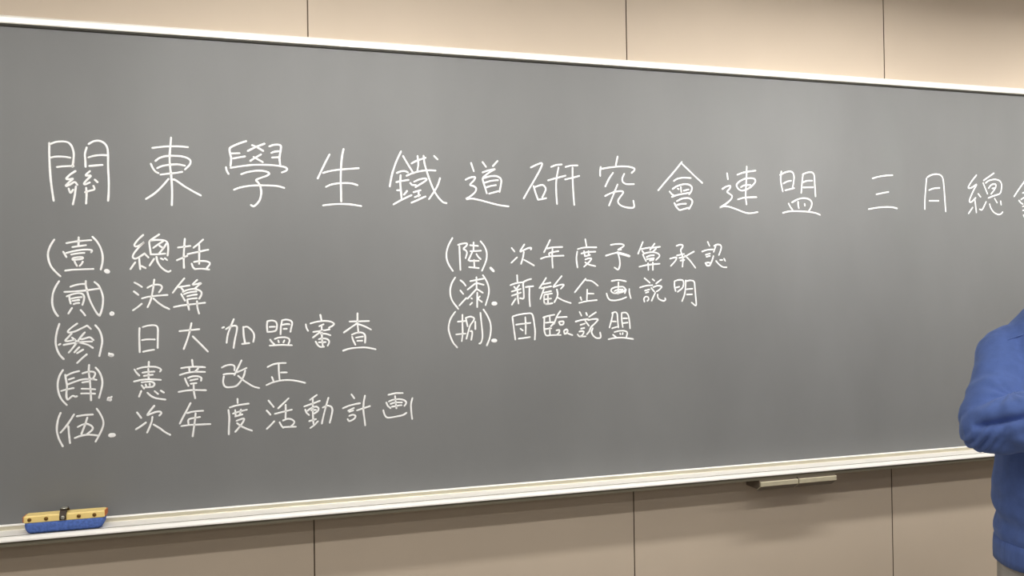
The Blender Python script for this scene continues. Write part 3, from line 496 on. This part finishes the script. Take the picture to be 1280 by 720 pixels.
def chaikin(pts):
    if len(pts) < 3: return pts
    out = [pts[0]]
    for a, b in zip(pts, pts[1:]):
        out.append(a.lerp(b, 0.22)); out.append(a.lerp(b, 0.78))
    out.append(pts[-1])
    return out
def stroke(bm, pts, w):
    pts = chaikin(chaikin(pts))
    n = len(pts)
    rows = []
    acc = 0.0
    for i, p in enumerate(pts):
        if i: acc += (p - pts[i - 1]).length
        t = (pts[min(i + 1, n - 1)] - pts[max(i - 1, 0)])
        if t.length < 1e-9: t = Vector((1, 0))
        t.normalize()
        s = Vector((-t.y, t.x))
        k = w * 0.5 * (1 + 0.16 * noise.noise(Vector((p.x * 55, p.y * 55, 3.1))))
        def row(c, kk, ht):
            return [bm.verts.new((q.x, -h, q.y)) for q, h in ((c + s * k * kk, 0.0002), (c + s * k * kk * .6, 0.0002 + ht), (c - s * k * kk * .6, 0.0002 + ht), (c - s * k * kk, 0.0002))]
        if i == 0: rows.append(row(p - t * w * .42, 0.45, .0003))
        rows.append(row(p, 1.0, 0.0006))
        if i == n - 1: rows.append(row(p + t * w * .42, 0.45, .0003))
    for A, B in zip(rows, rows[1:]):
        for j in range(3):
            bm.faces.new((A[j], B[j], B[j + 1], A[j + 1]))
    bm.faces.new(rows[0]); bm.faces.new(list(reversed(rows[-1])))
for line, chars in WRITING.items():
    first = line == 'heading'
    root = bpy.data.objects.new('chalk_heading' if first else 'chalk_line', None)
    col.objects.link(root)
    root.parent = board
    root['label'] = 'large chalk heading across the board' if first else 'chalked agenda line with a bracketed numeral'
    for ci, ch in enumerate(chars):
        bm = bmesh.new()
        for st in ch.split(';'):
            bold = st[0] == '*'
            pts = [Vector((int(a) * 1e-4, int(b) * 1e-4)) for a, b in (q.split(',') for q in st.lstrip('*').split())]
            stroke(bm, pts, (0.0105 if (pts[-1] - pts[0]).length < 0.009 else 0.0078) if bold else (0.0049 if first else 0.0046))
        nm = 'chalk_numeral' if (not first and ci == 0) else 'chalk_character'
        o = finish(nm, bm, M['chalk'])
        o.parent = root
        o.matrix_parent_inverse = Matrix.Translation(-board.location)

# ------------------------------------------------------------------ the blackboard eraser on the tray
er = empty('chalkboard_eraser', (-0.578, -0.0450, 0.8585), 'blue felt chalkboard eraser with orange back lying on the chalk tray', 'eraser')
er.rotation_euler = (0, 0, math.radians(0.0))
L, D = 0.0865, 0.0180
def eraser_block(bm, rings, n=8):
    """stack of rectangles with rounded plan corners: (z, half length, half depth, corner)"""
    R = []
    for z, a, b, c in rings:
        vs = []
        for sx, sy, a0 in ((1, 1, 0), (-1, 1, 90), (-1, -1, 180), (1, -1, 270)):
            for k in range(5):
                t = math.radians(a0 + 90 * k / 4)
                vs.append(bm.verts.new((sx * (a - c) + c * math.cos(t), sy * (b - c) + c * math.sin(t), z)))
        R.append(vs)
    m = len(R[0])
    for A, B in zip(R, R[1:]):
        for j in range(m):
            bm.faces.new((A[j], A[(j + 1) % m], B[(j + 1) % m], B[j]))
    bm.faces.new(list(reversed(R[0]))); bm.faces.new(R[-1])
bm = bmesh.new()
eraser_block(bm, [(0.0, L - 0.011, D - 0.004, 0.006), (0.002, L - 0.008, D - 0.0015, 0.008), (0.006, L - 0.0055, D + 0.001, 0.009),
                  (0.013, L - 0.002, D + 0.0015, 0.009), (0.021, L - 0.001, D + 0.001, 0.009), (0.0262, L - 0.002, D - 0.0005, 0.008)])
finish('felt_pad', bm, M['felt'], er, smooth=True)
bm = bmesh.new()
eraser_block(bm, [(0.0262, L - .0005, D + 0.0003, 0.004), (0.0275, L, D + 0.0008, 0.004), (0.0395, L, D + 0.0008, 0.004), (0.0415, L - 0.002, D - 0.001, 0.004), (0.0420, L - 0.004, D - 0.003, 0.003)])
finish('back_plate', bm, M['orange'], er)
for sx in (-1, 1):
    bm = bmesh.new()
    box(bm, (sx * L - 0.0022, -D + 0.003, 0.0275), (sx * L + 0.0022, D - 0.003, 0.0405))
    finish('end_trim', bm, M['orange_edge'], er, bevel=0.001)['label'] = 'red orange trim at the end'
for rx in (-0.0735, -0.0385, 0.031, 0.0645):
    for sy in (-1,):
        bm = bmesh.new()
        ball(bm, (rx, sy * (D + 0.0012), 0.0335), (0.0045, 0.0026, 0.0045))
        finish('rivet', bm, M['brass'], er, smooth=True)['label'] = 'brown metal rivet'
bm = bmesh.new()
path = [(-D - 0.0022, 0.0272), (-D - 0.0028, 0.037), (-D + 0.000, 0.0430), (-D + 0.005, 0.0480), (-0.007, 0.0520), (0.007, 0.0520), (D - 0.005, 0.0480), (D, 0.0430), (D + 0.0028, 0.037), (D + 0.0022, 0.0272)]
inner = [(y * 0.93, z - 0.0022 if abs(y) < D - 0.001 else z) for y, z in path]
extrude_x(bm, path + list(reversed(inner)), -0.0105, 0.0045)
st = finish('hand_strap', bm, M['strap'], er, bevel=0.0006)
st['label'] = 'dark strap across the middle'
bm = bmesh.new(); ball(bm, (-0.003, -D - 0.0035, 0.0335), (0.0046, 0.0024, 0.0046)); finish('strap_rivet', bm, M['steel'], st, smooth=True)
bm = bmesh.new(); ball(bm, (-0.002, -0.008, 0.0527), (0.0078, 0.008, 0.0030)); finish('strap_buckle', bm, M['steel'], st, smooth=True)

# ------------------------------------------------------------------ the person at the right
PX, PY, PROT = 1.672, -0.80, math.radians(28)
person = empty('person', (PX, PY, 0), 'person in a blue sweatshirt and grey trousers, arms bent in front, standing before the board', 'person')
person.rotation_euler = (0, 0, -PROT)

SH = [Vector((s * 0.152, 0.015, 1.258)) for s in (-1, 1)]
EL = [Vector((-0.240, -0.135, 1.106)), Vector((0.232, -0.125, 1.085))]
WR = [Vector((-0.058, -0.252, 1.140)), Vector((0.070, -0.262, 1.095))]

def fingers(bm, wrist, dirv, palm_n, thumb_side):
    """palm, four curled fingers of unequal length and a thumb leaving the side of the palm"""
    d = dirv.normalized(); nrm = palm_n.normalized(); s = d.cross(nrm).normalized() * thumb_side
    tube(bm, [wrist - d * 0.03, wrist + d * 0.01, wrist + d * 0.05, wrist + d * 0.082], [(0.026, 0.020), (0.027, 0.018), (0.040, 0.015), (0.039, 0.012)], 16, up=tuple(nrm))
    for k, (off, ln) in enumerate(((0.029, 0.070), (0.010, 0.078), (-0.010, 0.073), (-0.029, 0.058))):
        b = wrist + d * 0.078 + s * off
        p1 = b + d * ln * 0.42 + nrm * 0.010
        p2 = p1 + (d * 0.55 + nrm * 0.85).normalized() * ln * 0.32
        p3 = p2 + (d * -0.15 + nrm * 1.0).normalized() * ln * 0.26
        tube(bm, [b - d * 0.02, b, p1, p2, p3], [0.0092, 0.0096, 0.0088, 0.0082, 0.0070], 10)
    b = wrist + d * 0.022 + s * 0.026
    p1 = b + (d * 0.55 + s * 0.75 + nrm * .25).normalized() * 0.034
    p2 = p1 + (d * 0.9 + s * 0.15 + nrm * .4).normalized() * 0.030
    tube(bm, [b - s * 0.012, b, p1, p2], [0.013, 0.0125, 0.0108, 0.0088], 10)

# body: one continuous skin
bm = bmesh.new()
trunk(bm, [(0, 0.01, 0.78, 0.145, 0.098), (0, 0.01, 0.86, 0.155, 0.105), (0, 0.0, 0.95, 0.142, 0.092), (0, 0.0, 1.04, 0.138, 0.090), (0, 0.0, 1.14, 0.150, 0.100), (0, 0.005, 1.22, 0.150, 0.096), (0, 0.015, 1.265, 0.128, 0.075), (0, 0.025, 1.315, 0.080, 0.055)])
limb(bm, [(0, 0.03, 1.29), (0, 0.022, 1.37), (0, 0.012, 1.43)], [0.062, 0.054, 0.054])
# head
HC = Vector((0, -0.005, 1.525))
ball(bm, HC + Vector((0, 0.015, 0.025)), (0.076, 0.094, 0.092))
ball(bm, HC + Vector((0, -0.018, -0.025)), (0.0665, 0.078, 0.088))
ball(bm, HC + Vector((0, -0.045, -0.080)), (0.045, 0.044, 0.036))
limb(bm, [HC + Vector((0, -0.088, 0.018)), HC + Vector((0, -0.098, -0.006)), HC + Vector((0, -0.106, -0.024))], [0.010, 0.011, 0.014], 3, 12)
for s in (-1, 1):
    ball(bm, HC + Vector((s * 0.013, -0.093, -0.028)), (0.009, 0.011, 0.008))
    ball(bm, HC + Vector((s * 0.030, -0.073, 0.021)), (0.024, 0.014, 0.008))
    ball(bm, HC + Vector((s * 0.031, -0.068, 0.003)), (0.0145, 0.014, 0.0085))
    ball(bm, HC + Vector((s * 0.036, -0.056, -0.030)), (0.026, 0.026, 0.028))
    ball(bm, HC + Vector((s * 0.079, 0.012, -0.008)), (0.009, 0.020, 0.032))
    ball(bm, HC + Vector((s * 0.083, 0.016, 0.010)), (0.009, 0.016, 0.016))
ball(bm, HC + Vector((0, -0.089, -0.053)), (0.023, 0.010, 0.0055))
ball(bm, HC + Vector((0, -0.087, -0.064)), (0.019, 0.010, 0.0065))
# arms, hands
for i, s in enumerate((-1, 1)):
    limb(bm, [(s * 0.09, 0.02, 1.275), SH[i], SH[i].lerp(EL[i], 0.5), EL[i], EL[i].lerp(WR[i], 0.35), WR[i]], [0.048, 0.046, 0.041, 0.036, 0.036, 0.024])
    d = (WR[i] - EL[i]).normalized()
    inward = Vector((-s, 0, 0))
    fingers(bm, WR[i], (d + inward * 0.4).normalized(), Vector((-s * 0.15, 0.9, -0.35)), 1 if s < 0 else -1)
# legs, feet
for s in (-1, 1):
    limb(bm, [(s * 0.085, 0.01, 0.84), (s * 0.092, 0.0, 0.70), (s * 0.095, 0.0, 0.45), (s * 0.098, 0.02, 0.28), (s * 0.10, 0.03, 0.085)], [0.088, 0.078, 0.052, 0.050, 0.035])
    limb(bm, [(s * 0.10, 0.05, 0.045), (s * 0.105, -0.03, 0.045), (s * 0.115, -0.12, 0.03)], [0.036, 0.036, 0.026])
me = remeshed(bm, 0.0046, 4)
body = link('body', me, [M['skin'], M['lips'], M['eye_white'], M['iris']], person, smooth=True)
for p in me.polygons:
    c = p.center - HC
    if c.y < -0.055 and abs(c.z) < 0.09:
        if (c.x / 0.021) ** 2 + ((c.z + 0.0585) / 0.0095) ** 2 < 1 and c.y < -0.08: p.material_index = 1
        ex = abs(c.x) - 0.031
        if (ex / 0.0130) ** 2 + ((c.z - 0.003) / 0.0048) ** 2 < 1:
            p.material_index = 3 if abs(ex) < 0.0052 else 2
for s in (-1, 1):
    pass

# sweatshirt: trunk and sleeves grown into one cloth with real folds
bm = bmesh.new()
trunk(bm, [(0, 0.008, 0.800, 0.176, 0.130), (0, 0.006, 0.835, 0.180, 0.134), (0, 0.004, 0.866, 0.175, 0.129), (0, 0.002, 0.90, 0.181, 0.135), (0, 0.002, 0.945, 0.181, 0.134), (0, 0.0, 1.00, 0.176, 0.128), (0, -0.002, 1.08, 0.176, 0.130), (0, 0.0, 1.17, 0.178, 0.128),
           (0, 0.006, 1.225, 0.176, 0.116), (0, 0.014, 1.275, 0.162, 0.098), (0, 0.020, 1.318, 0.136, 0.082), (0, 0.024, 1.348, 0.104, 0.072), (0, 0.026, 1.372, 0.076, 0.064)], power=2.5)
for i, s in enumerate((-1, 1)):
    S, E, W = SH[i], EL[i], WR[i]
    ax = (E - S).normalized(); fx = (W - E).normalized()
    # upper sleeve with a bulging lower end that laps over the bend
    limb(bm, [(s * 0.09, 0.018, 1.262), S + Vector((s * 0.002, 0, -0.004)), S.lerp(E, 0.35), S.lerp(E, 0.68), E - ax * 0.018 - fx * 0.010], [0.058, 0.058, 0.0570, 0.058, 0.054], 5, 28)
    # forearm sleeve, fuller near the elbow and gathered at the cuff
    limb(bm, [E + ax * 0.014 - fx * 0.004, E + fx * 0.065 + ax * 0.004, E.lerp(W, 0.6), E.lerp(W, 0.82), E.lerp(W, 0.93)], [0.053, 0.060, 0.055, 0.047, 0.037], 5, 28)
s_of = (-1, 1)
def seg_dist(p, a, b):
    t = max(0, min(1, (p - a).dot(b - a) / max(1e-9, (b - a).length_squared)))
    return (p - a.lerp(b, t)).length
E0, S0, W0 = EL[0], SH[0], WR[0]
def drape(p, n):
    d = 0.0
    # broad soft drape
    d += 0.0052 * noise.noise(Vector((p.x * 9, p.y * 9, p.z * 6 + 4))) + 0.0022 * noise.noise(Vector((p.x * 26, p.y * 26, p.z * 17 + 9)))
    for i in (0, 1):
        S, E, W = SH[i], EL[i], WR[i]
        ax = (E - S).normalized(); fx = (W - E).normalized()
        ua = seg_dist(p, S, E); fa = seg_dist(p, E, W)
        if min(ua, fa) < 0.095:
            # wrinkles fanning out from the crook of the elbow
            q = p - (E + fx * 0.05 - ax * 0.04)
            r = q.length
            near = math.exp(-((p - E).length / 0.10) ** 2)
            bis = (fx - ax).normalized()
            ang = math.atan2(q.dot(ax + fx), q.dot(fx - ax))
            d += 0.0026 * near * math.sin(ang * 9 + 6 * noise.noise(p * 7) + i)
            # the deep crease where the upper sleeve laps over the forearm
            sd = (p - E - Vector((0, 0, 0.016))).dot(Vector((s_of[i] * 0.34, 0, 0.94)))
            along = (p.x - E.x) * -s_of[i]
            fade = max(0.0, min(1.0, (0.105 - along) / 0.05)) * max(0.0, min(1.0, (0.12 - (p - E).length) / 0.03))
            fade *= max(0.0, min(1.0, (along + 0.050) / 0.022))
            d += fade * (-0.0200 * math.exp(-(sd / 0.0055) ** 2) + 0.0065 * math.exp(-((sd - 0.019) / 0.011) ** 2) + 0.0040 * math.exp(-((sd + 0.019) / 0.011) ** 2))
            # short gathers below the crease on the outer elbow
            win = math.exp(-((along + 0.030) / 0.030) ** 2) * math.exp(-((sd + 0.034) / 0.024) ** 2)
            d += 0.0055 * win * math.sin(along * 300 - sd * 150 + 1.0)
            # long soft pulls down the forearm sleeve
            fwin = math.exp(-((along - 0.06) / 0.05) ** 2) * math.exp(-((sd + 0.045) / 0.03) ** 2)
            d += 0.0035 * fwin * math.sin(sd * 170 + along * 90)
            # slack along the upper sleeve
            t = (p - S).dot(ax)
            d += 0.0028 * math.sin(t * 48 + 5 * noise.noise(p * 10 + Vector((3, 1, 2)))) * math.exp(-((t - 0.16) / 0.10) ** 2)
    # blousing above the hem band
    if p.z < 0.95:
        d += 0.0038 * math.exp(-((p.z - 0.88) / 0.04) ** 2) * math.sin(p.z * 95 + p.x * 14 + 5 * noise.noise(Vector((p.x * 8, p.y * 8, 1))))
    # pull from the armpit across the chest
    for s in (-1, 1):
        a = Vector((s * 0.13, -0.10, 1.20))
        q = p - a
        if q.length < 0.16 and p.y < -0.02:
            d += 0.0045 * math.exp(-(q.length / 0.09) ** 2) * math.sin(q.x * s * 60 + q.z * 45)
    return p + n * d
me = remeshed(bm, 0.0042, 3, drape)
shirt = link('sweatshirt', me, M['sweatshirt'], person, smooth=True)
# rib hem band, cuffs, collar
def band(bm, rings, n=72, thick=0.006, ribs=60, power=2.5):
    R = []
    full = rings + [(cx, cy, z, a - thick, b - thick) for cx, cy, z, a, b in reversed(rings)]
    for cx, cy, z, a, b in full:
        vs = []
        for j in range(n * 2):
            t = 2 * math.pi * j / (n * 2)
            c, s_ = math.cos(t), math.sin(t)
            k = (abs(c) ** power + abs(s_) ** power) ** (-1 / power) * (1 + (0.004 if j % 2 else -0.004))
            vs.append(bm.verts.new((cx + a * k * c, cy + b * k * s_, z)))
        R.append(vs)
    m = n * 2
    for A, B in zip(R, R[1:] + R[:1]):
        for j in range(m):
            bm.faces.new((A[j], A[(j + 1) % m], B[(j + 1) % m], B[j]))
bm = bmesh.new()
band(bm, [(0, 0.008, 0.764, 0.180, 0.132), (0, 0.008, 0.780, 0.1805, 0.1325), (0, 0.008, 0.800, 0.180, 0.132), (0, 0.008, 0.818, 0.178, 0.130)])
finish('hem_band', bm, M['ribbing'], shirt, smooth=True)['label'] = 'ribbed hem band'
bm = bmesh.new()
band(bm, [(0, 0.024, 1.362, 0.080, 0.067), (0, 0.022, 1.378, 0.075, 0.066), (0, 0.020, 1.388, 0.069, 0.063)], n=36, power=2.0)
finish('collar', bm, M['ribbing'], shirt, smooth=True)['label'] = 'ribbed round collar'
for i in (0, 1):
    bm = bmesh.new()
    p, r = smooth_path([EL[i].lerp(WR[i], 0.86), EL[i].lerp(WR[i], 0.93), EL[i].lerp(WR[i], 1.03)], [0.036, 0.035, 0.033], 3)
    tube(bm, p, r, 28)
    finish('cuff', bm, M['ribbing'], shirt, smooth=True)['label'] = 'ribbed cuff'
# shoulder seam: a raised line from the neck over the shoulder front
def surface_line(name, pts, r, mat, parent):
    """cord laid on the sweatshirt by projecting pts to its nearest surface"""
    out = []
    for a, b in zip(pts, pts[1:]):
        for k in range(8):
            q = Vector(a).lerp(Vector(b), k / 8)
            ok, loc, nor, idx = shirt.closest_point_on_mesh(q)
            out.append(loc + nor * (r * -0.1))
    bm = bmesh.new()
    tube(bm, out, [r] * len(out), 6)
    return finish(name, bm, mat, parent, smooth=True)
for s in (-1, 1):
    surface_line('shoulder_seam', [(s * 0.060, -0.050, 1.36), (s * 0.10, -0.050, 1.338), (s * 0.135, -0.046, 1.312), (s * 0.170, -0.03, 1.275)], 0.0018, M['ribbing'], shirt)

# trousers
bm = bmesh.new()
trunk(bm, [(0, 0.01, 0.74, 0.162, 0.115), (0, 0.01, 0.80, 0.164, 0.116), (0, 0.005, 0.90, 0.150, 0.104)], power=2.3)
for s in (-1, 1):
    limb(bm, [(s * 0.083, 0.01, 0.80), (s * 0.092, 0.002, 0.68), (s * 0.096, 0.0, 0.46), (s * 0.099, 0.022, 0.28), (s * 0.10, 0.028, 0.10)], [0.094, 0.090, 0.072, 0.066, 0.060], 5, 26)
me = remeshed(bm, 0.007, 3, lambda p, n: p + n * (0.0035 * noise.noise(Vector((p.x * 10, p.y * 10, p.z * 7))) + 0.002 * math.sin(p.z * 70 + 6 * noise.noise(p * 6)) * math.exp(-((p.z - 0.2) / 0.12) ** 2)))
link('trousers', me, M['trousers'], person, smooth=True)
# shoes
for s in (-1, 1):
    bm = bmesh.new()
    limb(bm, [(s * 0.10, 0.060, 0.052), (s * 0.102, 0.0, 0.056), (s * 0.108, -0.07, 0.048), (s * 0.116, -0.135, 0.042)], [0.042, 0.043, 0.043, 0.034], 5, 20)
    limb(bm, [(s * 0.10, 0.04, 0.06), (s * 0.10, 0.035, 0.11)], [0.043, 0.045], 3, 20)
    me = remeshed(bm, 0.006, 3, lambda p, n: Vector((p.x, p.y, max(p.z, 0.014))))
    sh = link('shoe', me, M['shoe'], person, smooth=True)
    bm = bmesh.new()
    out = [(0.044 * math.sin(t) * (1.0 if math.cos(t) < 0 else 0.92), -0.035 - 0.140 * math.cos(t)) for t in [2 * math.pi * k / 32 for k in range(32)]]
    lo = [bm.verts.new((s * 0.107 + x, y, 0.0)) for x, y in out]; hi = [bm.verts.new((s * 0.107 + x, y, 0.022)) for x, y in out]
    for j in range(32): bm.faces.new((lo[j], lo[(j + 1) % 32], hi[(j + 1) % 32], hi[j]))
    bm.faces.new(lo); bm.faces.new(list(reversed(hi)))
    finish('sole', bm, M['sole'], sh, smooth=False)
# hair
bm = bmesh.new()
ball(bm, HC + Vector((0, 0.022, 0.036)), (0.086, 0.100, 0.094))
ball(bm, HC + Vector((0, 0.050, -0.010)), (0.074, 0.066, 0.075))
for k in range(9):
    x = -0.064 + k * 0.016
    y = -0.075 + 0.010 * (k - 4) ** 2 / 9
    limb(bm, [HC + Vector((x * 0.7, -0.015, 0.108 - 0.006 * abs(k - 4))), HC + Vector((x, y, 0.082)), HC + Vector((x * 1.08, y - 0.010, 0.050 + 0.004 * (k % 3)))], [0.020, 0.016, 0.006], 4, 10)
for s in (-1, 1):
    limb(bm, [HC + Vector((s * 0.070, -0.02, 0.08)), HC + Vector((s * 0.082, -0.020, 0.04)), HC + Vector((s * 0.080, -0.016, 0.005))], [0.020, 0.014, 0.006], 4, 10)
me = remeshed(bm, 0.005, 2, lambda p, n: p + n * 0.0025 * math.sin(math.atan2(p.x, p.y) * 46 + 5 * noise.noise(p * 14)))
link('hair', me, M['hair'], person, smooth=True)
